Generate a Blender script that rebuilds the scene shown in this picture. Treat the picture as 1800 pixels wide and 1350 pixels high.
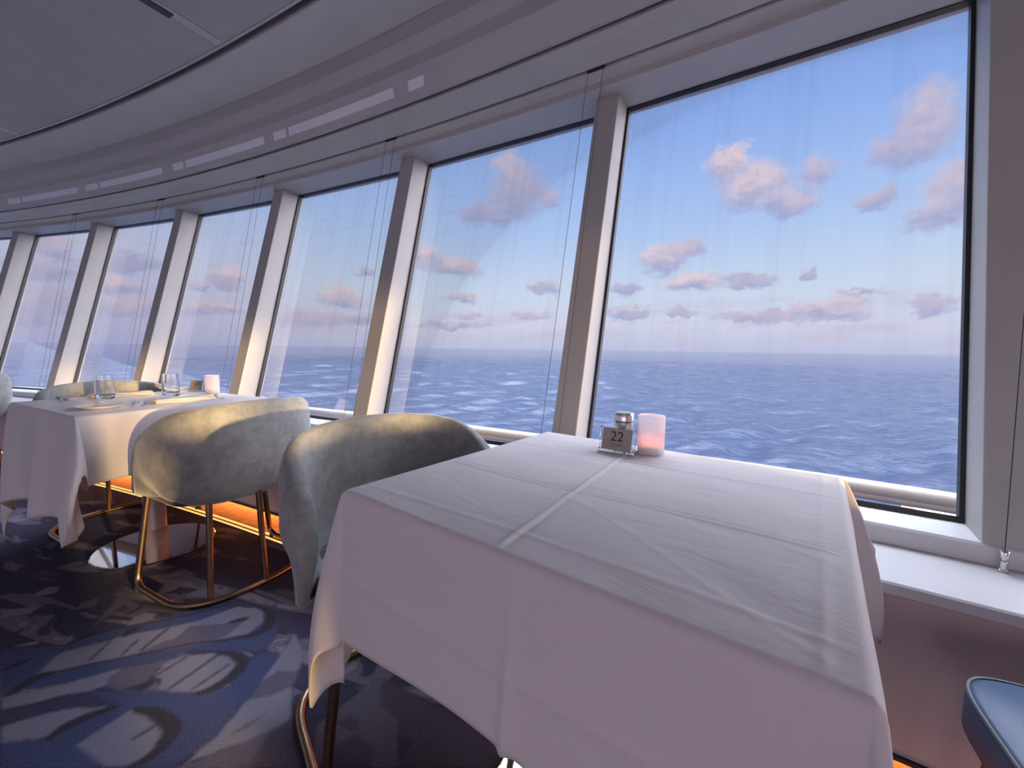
import bpy, math, random
import numpy as np
from mathutils import Matrix, Vector
for _o in list(bpy.data.objects): bpy.data.objects.remove(_o)
SC = bpy.context.scene
COL = SC.collection
# ------------------------------------------------------------------ camera
EYE = 1.028                       # height of the eye above the floor, metres
FPX, PITCH, ROLL = 715.105, 0.0861746, 0.013663
cam = bpy.data.cameras.new('camera'); cam_o = bpy.data.objects.new('camera', cam); COL.objects.link(cam_o)
cam.sensor_fit = 'HORIZONTAL'; cam.sensor_width = 36.0; cam.lens = FPX/1800*36; cam.clip_start = .02; cam.clip_end = 60000
_f = Vector((0, math.cos(PITCH), -math.sin(PITCH))); _u = Vector((0, math.sin(PITCH), math.cos(PITCH))); _r = Vector((1, 0, 0))
_c, _s = math.cos(ROLL), math.sin(ROLL)
_r2 = _c*_r+_s*_u; _u2 = _c*_u-_s*_r
cam_o.matrix_world = Matrix(((_r2.x, _u2.x, -_f.x, 0), (_r2.y, _u2.y, -_f.y, 0), (_r2.z, _u2.z, -_f.z, EYE), (0, 0, 0, 1)))
SC.camera = cam_o
SC.view_settings.view_transform = 'Standard'; SC.view_settings.look = 'None'
SC.view_settings.exposure = 0.0; SC.view_settings.gamma = 1; SC.view_settings.use_curve_mapping = False
SC.cycles.max_bounces = 10; SC.cycles.diffuse_bounces = 6; SC.cycles.transparent_max_bounces = 16; SC.cycles.transmission_bounces = 10
SC.cycles.sample_clamp_indirect = 6

def srgb(r, g, b):
    f = lambda c: (c/255/12.92) if c/255 <= .04045 else ((c/255+.055)/1.055)**2.4
    return (f(r), f(g), f(b), 1)

# ------------------------------------------------------------------ node helper
class NT:
    def __init__(s, tree): s.t = tree; s.n = tree.nodes; s.l = tree.links
    def new(s, ty, **kw):
        n = s.n.new(ty)
        for k, v in kw.items(): setattr(n, k, v)
        return n
    def put(s, sock, v):
        if v is None: return
        if isinstance(v, bpy.types.NodeSocket): s.l.new(v, sock)
        else: sock.default_value = v
    def m(s, op, a, b=None, c=None, clamp=False):
        n = s.new('ShaderNodeMath', operation=op, use_clamp=clamp)
        s.put(n.inputs[0], a); s.put(n.inputs[1], b)
        if c is not None: s.put(n.inputs[2], c)
        return n.outputs[0]
    def v(s, op, a, b=None, out=0):
        n = s.new('ShaderNodeVectorMath', operation=op)
        s.put(n.inputs[0], a); s.put(n.inputs[1], b)
        return n.outputs[out]
    def scale(s, a, k):
        n = s.new('ShaderNodeVectorMath', operation='SCALE'); s.put(n.inputs[0], a); s.put(n.inputs[3], k); return n.outputs[0]
    def mix(s, f, a, b):
        n = s.new('ShaderNodeMix', data_type='RGBA'); s.put(n.inputs[0], f); s.put(n.inputs[6], a); s.put(n.inputs[7], b); return n.outputs[2]
    def ramp(s, f, stops, interp='LINEAR'):
        n = s.new('ShaderNodeValToRGB'); s.put(n.inputs[0], f); cr = n.color_ramp; cr.interpolation = interp
        while len(cr.elements) < len(stops): cr.elements.new(.5)
        for e, (p, c) in zip(cr.elements, stops): e.position = p; e.color = c
        return n.outputs[0]
    def noise(s, vec, scale, detail=3, rough=.5, dist=0, col=False):
        n = s.new('ShaderNodeTexNoise'); s.put(n.inputs['Vector'], vec); s.put(n.inputs['Scale'], scale)
        n.inputs['Detail'].default_value = detail; n.inputs['Roughness'].default_value = rough; n.inputs['Distortion'].default_value = dist
        return n.outputs[1 if col else 0]
    def ss(s, x, lo, hi):
        n = s.new('ShaderNodeMapRange', interpolation_type='SMOOTHSTEP'); s.put(n.inputs[0], x); s.put(n.inputs[1], lo); s.put(n.inputs[2], hi); return n.outputs[0]
    def comb(s, x, y, z):
        n = s.new('ShaderNodeCombineXYZ'); s.put(n.inputs[0], x); s.put(n.inputs[1], y); s.put(n.inputs[2], z); return n.outputs[0]
    def sep(s, v):
        n = s.new('ShaderNodeSeparateXYZ'); s.put(n.inputs[0], v); return n.outputs

# ------------------------------------------------------------------ dusk sky (direction -> azimuth / elevation)
CLOUDS=[(0.5146, 0.3305, 0.0731, 0.0479, 0.9), (0.5756, 0.2904, 0.0549, 0.0281, 0.6), (0.4705, 0.3776, 0.0467, 0.0315, 1), (0.618, 0.3359, 0.0288, 0.0337, 0.5), (0.7649, 0.3794, 0.0461, 0.0549, 0.5), (0.7475, 0.3401, 0.0608, 0.0335, 0.35), (0.813, 0.2646, 0.0538, 0.0459, 0.5), (0.7088, 0.2707, 0.0376, 0.0204, 0.3), (0.7965, 0.2301, 0.0501, 0.0306, 0.6), (0.0073, 0.352, 0.074, 0.0687, 0.25), (-0.0164, 0.4075, 0.0375, 0.0299, 0.7), (-0.0731, 0.3035, 0.0676, 0.026, 0.1), (0.0816, 0.3403, 0.0374, 0.0229, 0.2), (-0.2062, 0.2116, 0.0396, 0.0309, 0.9), (-0.1399, 0.1868, 0.0704, 0.0242, 0.8), (0.3438, 0.2045, 0.0615, 0.0359, 0.95), (0.4053, 0.1528, 0.0674, 0.0265, 0.95), (0.5101, 0.1467, 0.0605, 0.0161, 0.3), (0.3902, 0.2252, 0.0479, 0.021, 0.4), (0.263, 0.1393, 0.0406, 0.0179, 0.2), (0.0723, 0.1505, 0.0436, 0.0184, 0.4), (-0.1262, 0.1206, 0.0477, 0.0119, 0.6), (-0.1057, 0.0809, 0.0343, 0.0094, 0.7), (0.0392, 0.0833, 0.0551, 0.0122, 0.6), (-0.1397, 0.0545, 0.0962, 0.0122, 0.4), (0.5448, 0.0755, 0.1037, 0.0151, 0.3), (0.6482, 0.0774, 0.0743, 0.0206, 0.6), (0.6726, 0.0976, 0.0407, 0.0127, 0.85), (0.794, 0.0848, 0.0295, 0.0209, 0.3), (0.6167, 0.1539, 0.0198, 0.0129, 0.3), (0.2803, 0.0872, 0.0601, 0.0143, 0.3), (0.379, 0.0882, 0.0387, 0.0126, 0.3), (0.6963, 0.1116, 0.0391, 0.0072, 0.4), (-0.3947, 0.1088, 0.0504, 0.0321, 0.95), (-0.4419, 0.0605, 0.0944, 0.0197, 0.6), (-0.3353, 0.0622, 0.0631, 0.0193, 0.4), (-0.3434, 0.1678, 0.027, 0.0086, 0.3), (-0.6024, 0.1306, 0.0383, 0.024, 1), (-0.634, 0.0698, 0.0658, 0.0142, 0.8), (-0.6543, 0.1112, 0.0265, 0.0106, 0.4), (-0.7407, 0.147, 0.045, 0.0194, 0.05), (-0.7646, 0.1051, 0.0371, 0.0232, 0.8), (-0.7485, 0.0646, 0.067, 0.0239, 0.6), (-0.8378, 0.151, 0.035, 0.0263, 0.55), (-0.8457, 0.1693, 0.0215, 0.0172, 0.9), (-0.852, 0.1111, 0.0438, 0.0211, 0.15), (-0.8426, 0.066, 0.0622, 0.0271, 0.3), (-0.8847, 0.0404, 0.0597, 0.026, 0.25)]
W = bpy.data.worlds.new('dusk_sky'); SC.world = W; W.use_nodes = True
w = NT(W.node_tree); w.n.clear()
dirv = w.new('ShaderNodeTexCoord').outputs['Generated']
dx, dy, dz = w.sep(dirv)
az = w.m('ARCTAN2', dx, dy); el = w.m('ARCSINE', dz)
eln = w.m('MULTIPLY', el, 1/1.2, clamp=True)
skyA = w.ramp(eln, [(0, srgb(196, 200, 230)), (.045, srgb(214, 216, 236)), (.11, srgb(208, 222, 242)), (.22, srgb(180, 205, 246)), (.38, srgb(146, 180, 243)), (.6, srgb(120, 155, 228)), (1, srgb(96, 128, 205))])
skyB = w.ramp(eln, [(0, srgb(184, 184, 222)), (.05, srgb(200, 198, 228)), (.14, srgb(204, 208, 236)), (.25, srgb(178, 200, 240)), (.4, srgb(150, 178, 236)), (.6, srgb(120, 150, 222)), (1, srgb(96, 128, 205))])
leftness = w.ss(az, -.35, -.8)
sky = w.mix(leftness, skyA, skyB)
pos = w.comb(az, el, 0)
nvec = w.comb(az, w.m('MULTIPLY', el, 1.35), 0)
warp = w.noise(nvec, 22, 6, .62, 0, True)
warp2 = w.noise(nvec, 70, 4, .6, 0, True)
off = w.v('ADD', w.scale(w.v('SUBTRACT', warp, (.5, .5, .5)), .055), w.scale(w.v('SUBTRACT', warp2, (.5, .5, .5)), .018))
wp = w.v('ADD', pos, w.v('MULTIPLY', off, (1.5, 1, 0)))
mx = 0.0; sw = 1e-4; st = 0.0; sp = 0.0
for (a0, e0, ra, re, pk) in CLOUDS:
    q = w.v('MULTIPLY', w.v('SUBTRACT', wp, (a0, e0, 0)), (1/ra, 1/re, 0))
    val = w.m('SUBTRACT', 1.25, w.v('LENGTH', q, None, 1), clamp=True)
    mx = w.m('MAXIMUM', val, mx)
    sw = w.m('ADD', val, sw)
    st = w.m('MULTIPLY_ADD', val, w.sep(q)[1], st)
    sp = w.m('MULTIPLY_ADD', val, pk, sp)
dens = w.ss(mx, .08, .75)
tt = w.m('DIVIDE', st, sw); pp = w.m('DIVIDE', sp, sw)
lit = w.m('MULTIPLY', w.ss(w.m('ADD', tt, w.m('MULTIPLY', w.m('SUBTRACT', w.noise(nvec, 30, 5, .65), .5), 2.2)), -.9, .75), w.m('MULTIPLY_ADD', pp, .85, .15))
ccol = w.mix(lit, srgb(166, 172, 212), srgb(240, 214, 216))
sky = w.mix(w.m('MULTIPLY', dens, .9), sky, ccol)
# thin high wisps and the low haze bank, all procedural
wis = w.ss(w.noise(w.comb(w.m('ADD', az, w.m('MULTIPLY', el, .6)), w.m('MULTIPLY', el, 2.4), 3.3), 16, 7, .7, .4), .60, .80)
sky = w.mix(w.m('MULTIPLY', w.m('MULTIPLY', wis, w.ss(el, .25, .45)), .35), sky, srgb(226, 232, 248))
bank = w.m('MULTIPLY', w.ss(w.noise(w.comb(az, w.m('MULTIPLY', el, 5), 1.7), 7, 6, .65), .46, .62), w.m('MULTIPLY', w.ss(el, .16, .05), w.ss(el, .0, .03)))
sky = w.mix(w.m('MULTIPLY', bank, .55), sky, srgb(205, 196, 220))
# afterglow around the low sun, boosted as added room fill, outside this view
fill_glow = w.m('MULTIPLY', w.ss(az, .98, 1.15), w.ss(az, 2.9, 2.2)); fill_glow = w.m('MULTIPLY', fill_glow, w.ss(el, 1.1, .1))
sky = w.mix(fill_glow, sky, (9.0*.95, 9.0*.88, 9.0*.95, 1))
high = w.ss(el, .66, .74)  # overhead sky boost added, out of view, to brighten tables through the windows
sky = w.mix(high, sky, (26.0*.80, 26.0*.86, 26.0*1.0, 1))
below = w.ss(dz, .0, -.004)
sky = w.mix(below, sky, srgb(70, 84, 140))
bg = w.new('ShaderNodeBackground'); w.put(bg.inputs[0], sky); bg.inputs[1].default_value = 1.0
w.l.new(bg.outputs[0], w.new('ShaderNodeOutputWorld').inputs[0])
W.cycles.sampling_method = 'MANUAL'; W.cycles.sample_map_resolution = 1024

# ------------------------------------------------------------------ low sun through the windows to the right
UA = -.648                         # direction of the window line at the front table
def uvdir(u, v): return (u*math.cos(UA)-v*math.sin(UA), u*math.sin(UA)+v*math.cos(UA))
sx, sy = uvdir(math.cos(-.04), math.sin(-.04))
sl = bpy.data.lights.new('low_sun', 'SUN'); sl.energy = 15.0; sl.angle = math.radians(1.4); sl.color = (1, .64, .25)
so = bpy.data.objects.new('low_sun', sl); COL.objects.link(so)
so.rotation_euler = Vector((-sx*math.cos(math.radians(5.0)), -sy*math.cos(math.radians(5.0)), -math.sin(math.radians(5.0)))).to_track_quat('-Z', 'Y').to_euler()
so.location = (6, -6, 8)
# added fill lights without fixtures, inboard behind the viewer
for i_, (lx, ly) in enumerate(((-1.8, -2.6), (-.3, -2.2), (1.2, -2.8), (-5.0, -6.5), (-.5, -5.5))):
    pl = bpy.data.lights.new('room_fill', 'POINT'); pl.energy = 25; pl.color = (1, .76, .80); pl.shadow_soft_size = .45
    po = bpy.data.objects.new('room_fill', pl); COL.objects.link(po); po.location = (lx, ly, .95)
# ------------------------------------------------------------------ object helpers
def tag(o, label, cat, group=None, kind=None):
    o['label'] = label; o['category'] = cat
    if group: o['group'] = group
    if kind: o['kind'] = kind
    return o
def struct(o, label, cat='room'):
    return tag(o, label, cat, kind='structure')
def empty(name, label, cat, loc=(0, 0, 0), rz=0, group=None):
    o = bpy.data.objects.new(name, None); COL.objects.link(o); o.location = loc; o.rotation_euler = (0, 0, rz); o.empty_display_size = .05
    return tag(o, label, cat, group)
def mesh(name, V, Fc, mat, parent=None, smooth=True, autosm=None):
    me = bpy.data.meshes.new(name); me.from_pydata([tuple(map(float, p)) for p in V], [], [tuple(map(int, f)) for f in Fc]); me.update()
    mats = mat if isinstance(mat, (list, tuple)) else [mat]
    for m_ in mats: me.materials.append(m_)
    if smooth: me.polygons.foreach_set('use_smooth', [True]*len(me.polygons))
    if autosm: me.set_sharp_from_angle(angle=math.radians(autosm))
    o = bpy.data.objects.new(name, me); COL.objects.link(o)
    if parent: o.parent = parent
    return o
class MB:
    def __init__(s): s.V = []; s.F = []
    def add(s, V, F):
        b = len(s.V); s.V += [tuple(v) for v in V]; s.F += [tuple(i+b for i in f) for f in F]; return s
    def box(s, c, d, M=None):
        V = [(c[0]+sx*d[0]/2, c[1]+sy*d[1]/2, c[2]+sz*d[2]/2) for sx in (-1, 1) for sy in (-1, 1) for sz in (-1, 1)]
        if M: V = [tuple(M @ Vector(v)) for v in V]
        return s.add(V, [(0, 1, 3, 2), (4, 6, 7, 5), (0, 4, 5, 1), (2, 3, 7, 6), (0, 2, 6, 4), (1, 5, 7, 3)])
    def lathe(s, prof, n=32, c=(0, 0, 0), caps=True):
        V = []; F = []; k = len(prof)
        for r, z in prof:
            for i in range(n):
                a = 2*math.pi*i/n; V.append((c[0]+r*math.cos(a), c[1]+r*math.sin(a), c[2]+z))
        for j in range(k-1):
            for i in range(n):
                i2 = (i+1) % n; F.append((j*n+i, j*n+i2, (j+1)*n+i2, (j+1)*n+i))
        if caps: F.append(tuple(range(n-1, -1, -1))); F.append(tuple((k-1)*n+i for i in range(n)))
        return s.add(V, F)
    def tube(s, pts, r, n=10, closed=False):
        P = [Vector(p) for p in pts]; m_ = len(P); rr = r if isinstance(r, (list, tuple)) else [r]*m_
        V = []; F = []; up = None
        for i, p in enumerate(P):
            a = P[(i-1) % m_] if (i > 0 or closed) else P[0]; b = P[(i+1) % m_] if (i < m_-1 or closed) else P[-1]
            t = (b-a).normalized()
            if up is None: up = Vector((0, 0, 1)) if abs(t.z) < .9 else Vector((1, 0, 0))
            x = t.cross(up).normalized(); up = x.cross(t).normalized()
            for k in range(n):
                q = 2*math.pi*k/n; V.append(p+rr[i]*(math.cos(q)*x+math.sin(q)*up))
        for i in range(m_ if closed else m_-1):
            for k in range(n):
                k2 = (k+1) % n; j = (i+1) % m_; F.append((i*n+k, i*n+k2, j*n+k2, j*n+k))
        if not closed: F.append(tuple(range(n-1, -1, -1))); F.append(tuple((m_-1)*n+k for k in range(n)))
        return s.add(V, F)
    def build(s, name, mat, parent=None, smooth=True, autosm=40): return mesh(name, s.V, s.F, mat, parent, smooth, autosm)
def fillet(pts, r, n=6):
    """round the inner corners of a 3D polyline"""
    P = [Vector(p) for p in pts]; out = [P[0]]
    for i in range(1, len(P)-1):
        a = (P[i-1]-P[i]); b = (P[i+1]-P[i]); ra = min(r, a.length*.45, b.length*.45)
        p0 = P[i]+a.normalized()*ra; p1 = P[i]+b.normalized()*ra
        for k in range(n+1):
            t = k/n; out.append((1-t)**2*p0+2*t*(1-t)*P[i]+t*t*p1)
    return out+[P[-1]]
def bevel(o, w_=.004, seg=2):
    m_ = o.modifiers.new('bevel', 'BEVEL'); m_.width = w_; m_.segments = seg; m_.limit_method = 'ANGLE'; m_.angle_limit = math.radians(35); return o
def copy_tree(src, loc, rz, label, group=None):
    r = src.copy(); COL.objects.link(r); r.location = loc; r.rotation_euler = (0, 0, rz); r['label'] = label
    if group: r['group'] = group
    for ch in src.children:
        c = ch.copy(); COL.objects.link(c); c.parent = r
        for g in ch.children:
            d = g.copy(); COL.objects.link(d); d.parent = c
    return r

# ------------------------------------------------------------------ materials
def mat(name):
    m_ = bpy.data.materials.new(name); m_.use_nodes = True; t = NT(m_.node_tree); t.n.clear()
    out = t.new('ShaderNodeOutputMaterial'); return m_, t, out
def pbr(name, color, rough=.5, metal=0, bump=None, bscale=200, bstr=.1, var=0, vscale=5, spec=.5, sheen=0, coat=0):
    m_, t, out = mat(name); b = t.new('ShaderNodeBsdfPrincipled'); t.l.new(b.outputs[0], out.inputs[0])
    tc = t.new('ShaderNodeTexCoord').outputs['Object']
    col = color if len(color) == 4 else (*color, 1)
    if var:
        n = t.noise(tc, vscale, 5, .6)
        dark = tuple(c*(1-var) for c in col[:3])+(1,); lite = tuple(min(1, c*(1+var)) for c in col[:3])+(1,)
        t.put(b.inputs['Base Color'], t.mix(t.ss(n, .3, .7), dark, lite))
    else: b.inputs['Base Color'].default_value = col
    b.inputs['Roughness'].default_value = rough; b.inputs['Metallic'].default_value = metal
    b.inputs['Specular IOR Level'].default_value = spec; b.inputs['Sheen Weight'].default_value = sheen; b.inputs['Coat Weight'].default_value = coat
    if bump:
        bn = t.new('ShaderNodeBump'); bn.inputs['Strength'].default_value = bstr; bn.inputs['Distance'].default_value = bump
        t.put(bn.inputs['Height'], t.noise(tc, bscale, 4, .6)); t.l.new(bn.outputs[0], b.inputs['Normal'])
    return m_
M_paint = pbr('painted_steel', (.42, .40, .38), .42, bump=.0006, bscale=300, bstr=.1, var=.03)
M_wall = pbr('wall_laminate', (.54, .46, .48), .5, bump=.001, bscale=220, bstr=.15, var=.03)
M_ledge = pbr('ledge_laminate', (.64, .64, .65), .3)
M_shelf = pbr('sill_laminate', (.47, .46, .47), .35, bump=.0006, bscale=260, bstr=.08)
M_ceil = pbr('ceiling_panel', (.40, .39, .395), .75, bump=.0012, bscale=420, bstr=.25, var=.04)
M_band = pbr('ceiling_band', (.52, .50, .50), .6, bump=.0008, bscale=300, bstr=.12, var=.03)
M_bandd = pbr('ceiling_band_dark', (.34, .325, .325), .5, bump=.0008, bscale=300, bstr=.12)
M_black = pbr('black_gasket', (.012, .012, .016), .45)
M_brass = pbr('brushed_bronze', (.24, .17, .115), .34, 1, bump=.0004, bscale=500, bstr=.1, var=.15, vscale=20)
M_chrome = pbr('polished_steel', (.82, .80, .79), .04, 1)
M_steel = pbr('brushed_steel', (.62, .60, .57), .24, 1)
M_cut = pbr('cutlery_steel', (.75, .75, .76), .12, 1)
M_china = pbr('white_china', (.85, .83, .80), .15, coat=.4)
M_ped = pbr('pedestal_column', (.33, .27, .27), .4, .3)
M_board = pbr('table_board', (.25, .18, .13), .6)
M_navy = pbr('navy_upholstery', (.014, .022, .055), .55, sheen=.3, bump=.001, bscale=160, bstr=.2)
M_leather = pbr('blue_leather', (.045, .085, .17), .42, bump=.0008, bscale=260, bstr=.25)
M_pipe = pbr('grey_piping', (.10, .115, .13), .6)
M_rail = pbr('painted_handrail', (.20, .195, .185), .5, var=.08, vscale=3)
M_foot = pbr('black_rubber', (.015, .015, .015), .7)
M_card = pbr('grey_card', (.36, .30, .27), .6)
M_ink = pbr('black_ink', (.01, .01, .015), .6)
M_wax = pbr('candle_wax', (.85, .80, .72), .5)
M_strip = pbr('pale_gloss', (.90, .91, .95), .25, coat=.3)
M_peach = pbr('deck_cover', (.62, .40, .30), .6, var=.05)

def velvet():
    m_, t, out = mat('grey_velvet'); b = t.new('ShaderNodeBsdfPrincipled'); t.l.new(b.outputs[0], out.inputs[0])
    tc = t.new('ShaderNodeTexCoord').outputs['Object']
    n = t.noise(tc, 11, 8, .72, .5); n2 = t.noise(tc, 34, 5, .7)
    f = t.m('ADD', t.m('MULTIPLY', n, .65), t.m('MULTIPLY', n2, .35))
    t.put(b.inputs['Base Color'], t.mix(t.ss(f, .36, .62), (.185, .193, .20, 1), (.295, .30, .29, 1)))
    b.inputs['Roughness'].default_value = .8; b.inputs['Sheen Weight'].default_value = .7; b.inputs['Sheen Roughness'].default_value = .35
    b.inputs['Sheen Tint'].default_value = (.75, .8, .9, 1)
    bn = t.new('ShaderNodeBump'); bn.inputs['Strength'].default_value = .25; bn.inputs['Distance'].default_value = .002
    t.put(bn.inputs['Height'], t.noise(tc, 60, 5, .7)); t.l.new(bn.outputs[0], b.inputs['Normal'])
    return m_
M_velvet = velvet()
def linen(name='white_linen', col=(.74, .70, .71)):
    m_, t, out = mat(name)
    tc = t.new('ShaderNodeTexCoord').outputs['Object']
    b = t.new('ShaderNodeBsdfPrincipled'); b.inputs['Base Color'].default_value = (*col, 1); b.inputs['Roughness'].default_value = .85; b.inputs['Sheen Weight'].default_value = .25
    b.inputs['Specular IOR Level'].default_value = .25
    bn = t.new('ShaderNodeBump'); bn.inputs['Strength'].default_value = .5; bn.inputs['Distance'].default_value = .007
    h = t.m('ADD', t.noise(t.v('MULTIPLY', tc, (4.0, 8, 4)), 1.6, 5, .55, .8), t.m('MULTIPLY', t.noise(tc, 38, 3, .5), .05))
    t.put(bn.inputs['Height'], h); t.l.new(bn.outputs[0], b.inputs['Normal'])
    tr = t.new('ShaderNodeBsdfTranslucent'); tr.inputs[0].default_value = (*[c*.9 for c in col], 1)
    mx_ = t.new('ShaderNodeMixShader'); mx_.inputs[0].default_value = .16
    t.l.new(b.outputs[0], mx_.inputs[1]); t.l.new(tr.outputs[0], mx_.inputs[2]); t.l.new(mx_.outputs[0], out.inputs[0])
    return m_
M_linen = linen(); M_napkin = linen('cream_napkin', (.72, .67, .62))
def pane():
    m_, t, out = mat('salt_streaked_glass')
    geo = t.new('ShaderNodeTexCoord').outputs['Object']
    gl = t.new('ShaderNodeBsdfGlossy'); gl.inputs['Roughness'].default_value = .02; gl.inputs[0].default_value = (1, 1, 1, 1)
    tr = t.new('ShaderNodeBsdfTransparent'); tr.inputs[0].default_value = (.965, .975, .99, 1)
    fr = t.new('ShaderNodeFresnel'); fr.inputs[0].default_value = 1.45
    a = t.new('ShaderNodeMixShader'); t.put(a.inputs[0], t.m('MULTIPLY', fr.outputs[0], .30)); t.l.new(tr.outputs[0], a.inputs[1]); t.l.new(gl.outputs[0], a.inputs[2])
    st_ = t.ss(t.noise(t.v('MULTIPLY', geo, (22, 1.2, .35)), 1, 4, .6), .40, .72)       # salt runs down the pane
    t.put(tr.inputs[0], t.mix(st_, (.975, .98, .99, 1), (.95, .958, .97, 1)))
    t.l.new(a.outputs[0], out.inputs[0]); return m_
M_pane = pane()
def clear(name='clear_glass', tint=(.97, .98, .98), rough=0, ior=1.45):
    m_, t, out = mat(name); g = t.new('ShaderNodeBsdfGlass'); g.inputs[0].default_value = (*tint, 1); g.inputs['Roughness'].default_value = rough; g.inputs['IOR'].default_value = ior
    t.l.new(g.outputs[0], out.inputs[0]); return m_
M_glass = clear(); M_acryl = clear('clear_acrylic', (.96, .98, .97), .01, 1.49)
def frosted():
    m_, t, out = mat('frosted_glass')
    tc = t.new('ShaderNodeTexCoord').outputs['Object']
    # faint etched flower sprig: thin curved lines
    wv = t.new('ShaderNodeTexVoronoi', feature='DISTANCE_TO_EDGE'); t.put(wv.inputs['Vector'], t.v('ADD', tc, t.scale(t.noise(tc, 20, 2, .5, 0, True), .03))); wv.inputs['Scale'].default_value = 38
    line = t.ss(wv.outputs[0], .03, .010)
    zz = t.sep(tc)[2]; band = t.m('MULTIPLY', t.ss(zz, .02, .04), t.ss(zz, .088, .07))
    col = t.mix(t.m('MULTIPLY', t.m('MULTIPLY', line, band), .28), (.93, .92, .97, 1), (.40, .36, .42, 1))
    d = t.new('ShaderNodeBsdfDiffuse'); t.put(d.inputs[0], col); tr = t.new('ShaderNodeBsdfTranslucent'); t.put(tr.inputs[0], col)
    g = t.new('ShaderNodeBsdfGlossy'); g.inputs['Roughness'].default_value = .35
    a = t.new('ShaderNodeMixShader'); a.inputs[0].default_value = .62; t.l.new(d.outputs[0], a.inputs[1]); t.l.new(tr.outputs[0], a.inputs[2])
    b = t.new('ShaderNodeMixShader'); b.inputs[0].default_value = .06; t.l.new(a.outputs[0], b.inputs[1]); t.l.new(g.outputs[0], b.inputs[2])
    t.l.new(b.outputs[0], out.inputs[0]); return m_
M_frost = frosted()
def emit(name, col, s_):
    m_, t, out = mat(name); e = t.new('ShaderNodeEmission'); e.inputs[0].default_value = (*col, 1); e.inputs[1].default_value = s_; t.l.new(e.outputs[0], out.inputs[0]); return m_
M_led = emit('amber_led', (1, .30, .055), 50); M_led2 = emit('amber_led_line', (1, .42, .12), 2.0); M_flame = emit('candle_flame', (1, .30, .12), 14)
def wood():
    m_, t, out = mat('plank_border'); b = t.new('ShaderNodeBsdfPrincipled'); t.l.new(b.outputs[0], out.inputs[0])
    tc = t.new('ShaderNodeTexCoord').outputs['Object']
    n = t.noise(t.v('MULTIPLY', tc, (6, 18, 1)), 3, 6, .65, .8)
    t.put(b.inputs['Base Color'], t.ramp(t.ss(n, .3, .7), [(0, (.16, .10, .06, 1)), (1, (.42, .29, .19, 1))])); b.inputs['Roughness'].default_value = .45
    return m_
M_wood = wood()
def carpet():
    m_, t, out = mat('patterned_carpet'); b = t.new('ShaderNodeBsdfPrincipled'); t.l.new(b.outputs[0], out.inputs[0])
    tc = t.new('ShaderNodeTexCoord').outputs['Object']
    at = t.new('ShaderNodeAttribute', attribute_name='pattern')
    # the repeating feather strokes further off
    rot = t.new('ShaderNodeMapping', vector_type='POINT'); t.put(rot.inputs[0], tc); rot.inputs['Rotation'].default_value = (0, 0, .30)
    p = t.v('ADD', rot.outputs[0], t.scale(t.v('SUBTRACT', t.noise(tc, 1.1, 2, .5, 0, True), (.5, .5, .5)), .35))
    s1 = t.noise(t.v('MULTIPLY', p, (1.5, 9.5, 1)), 1, 2, .4, .3)
    s2 = t.noise(t.v('MULTIPLY', p, (4.5, 6.0, 1)), 1.1, 2, .4, .9)
    c_ = t.mix(t.m('MULTIPLY', t.ss(s1, .50, .54), t.ss(s2, .42, .46)), (.020, .024, .075, 1), (.16, .145, .20, 1))
    c_ = t.mix(t.m('MULTIPLY', t.ss(s1, .56, .58), t.ss(s2, .52, .55)), c_, (.27, .25, .31, 1))
    ln = t.m('ABSOLUTE', t.m('SUBTRACT', s1, .49)); c_ = t.mix(t.ss(ln, .010, .003), c_, (.008, .008, .02, 1))
    c_ = t.mix(at.outputs['Alpha'], c_, at.outputs['Color'])
    g = t.noise(tc, 330, 3, .8)
    c_ = t.mix(t.ss(g, .3, .75), t.mix(.5, c_, (0, 0, 0, 1)), t.mix(.30, c_, (.3, .29, .36, 1)))
    t.put(b.inputs['Base Color'], c_); b.inputs['Roughness'].default_value = .95; b.inputs['Specular IOR Level'].default_value = .1
    bn = t.new('ShaderNodeBump'); bn.inputs['Strength'].default_value = .5; bn.inputs['Distance'].default_value = .004; t.put(bn.inputs['Height'], g); t.l.new(bn.outputs[0], b.inputs['Normal'])
    return m_
M_carpet = carpet()

# ------------------------------------------------------------------ curved window wall: circle about CC, radius RR at the glass foot
CC = np.array([-10.28545841, -15.29574276]); RR = 20.0
ZG0, ZG1, LEAN = -.4404665, 1.1326638, .2629696       # glass foot, glass head (relative to the eye), lean per metre
PH6, DPH = .5557248, .05994574; MW, MD = .1059, .13707  # sixth mullion's angle, step, mullion width and depth
def phik(k): return PH6+(k-6)*DPH
def wp_(phi, off, z, lat=0):
    n = (math.sin(phi), math.cos(phi)); t_ = (math.cos(phi), -math.sin(phi))
    return (CC[0]+(RR-off)*n[0]+lat*t_[0], CC[1]+(RR-off)*n[1]+lat*t_[1], z+EYE)
def goff(z): return -(z-ZG0)*LEAN
KA, KB = -4, 17
def sweep(name, prof, m_, ka=KA, kb=KB, per=6, parent=None, smooth=True):
    """prof: closed polygon of (offset into the room, height)"""
    N = (kb-ka)*per; V = []; F = []; k = len(prof)
    for i in range(N+1):
        ph = phik(ka+i/per)
        V += [wp_(ph, o_, z_) for o_, z_ in prof]
    for i in range(N):
        for j in range(k):
            j2 = (j+1) % k; F.append((i*k+j, i*k+j2, (i+1)*k+j2, (i+1)*k+j))
    F.append(tuple(range(k))); F.append(tuple(N*k+j for j in range(k-1, -1, -1)))
    return mesh(name, V, F, m_, parent, smooth, 18)
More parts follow.
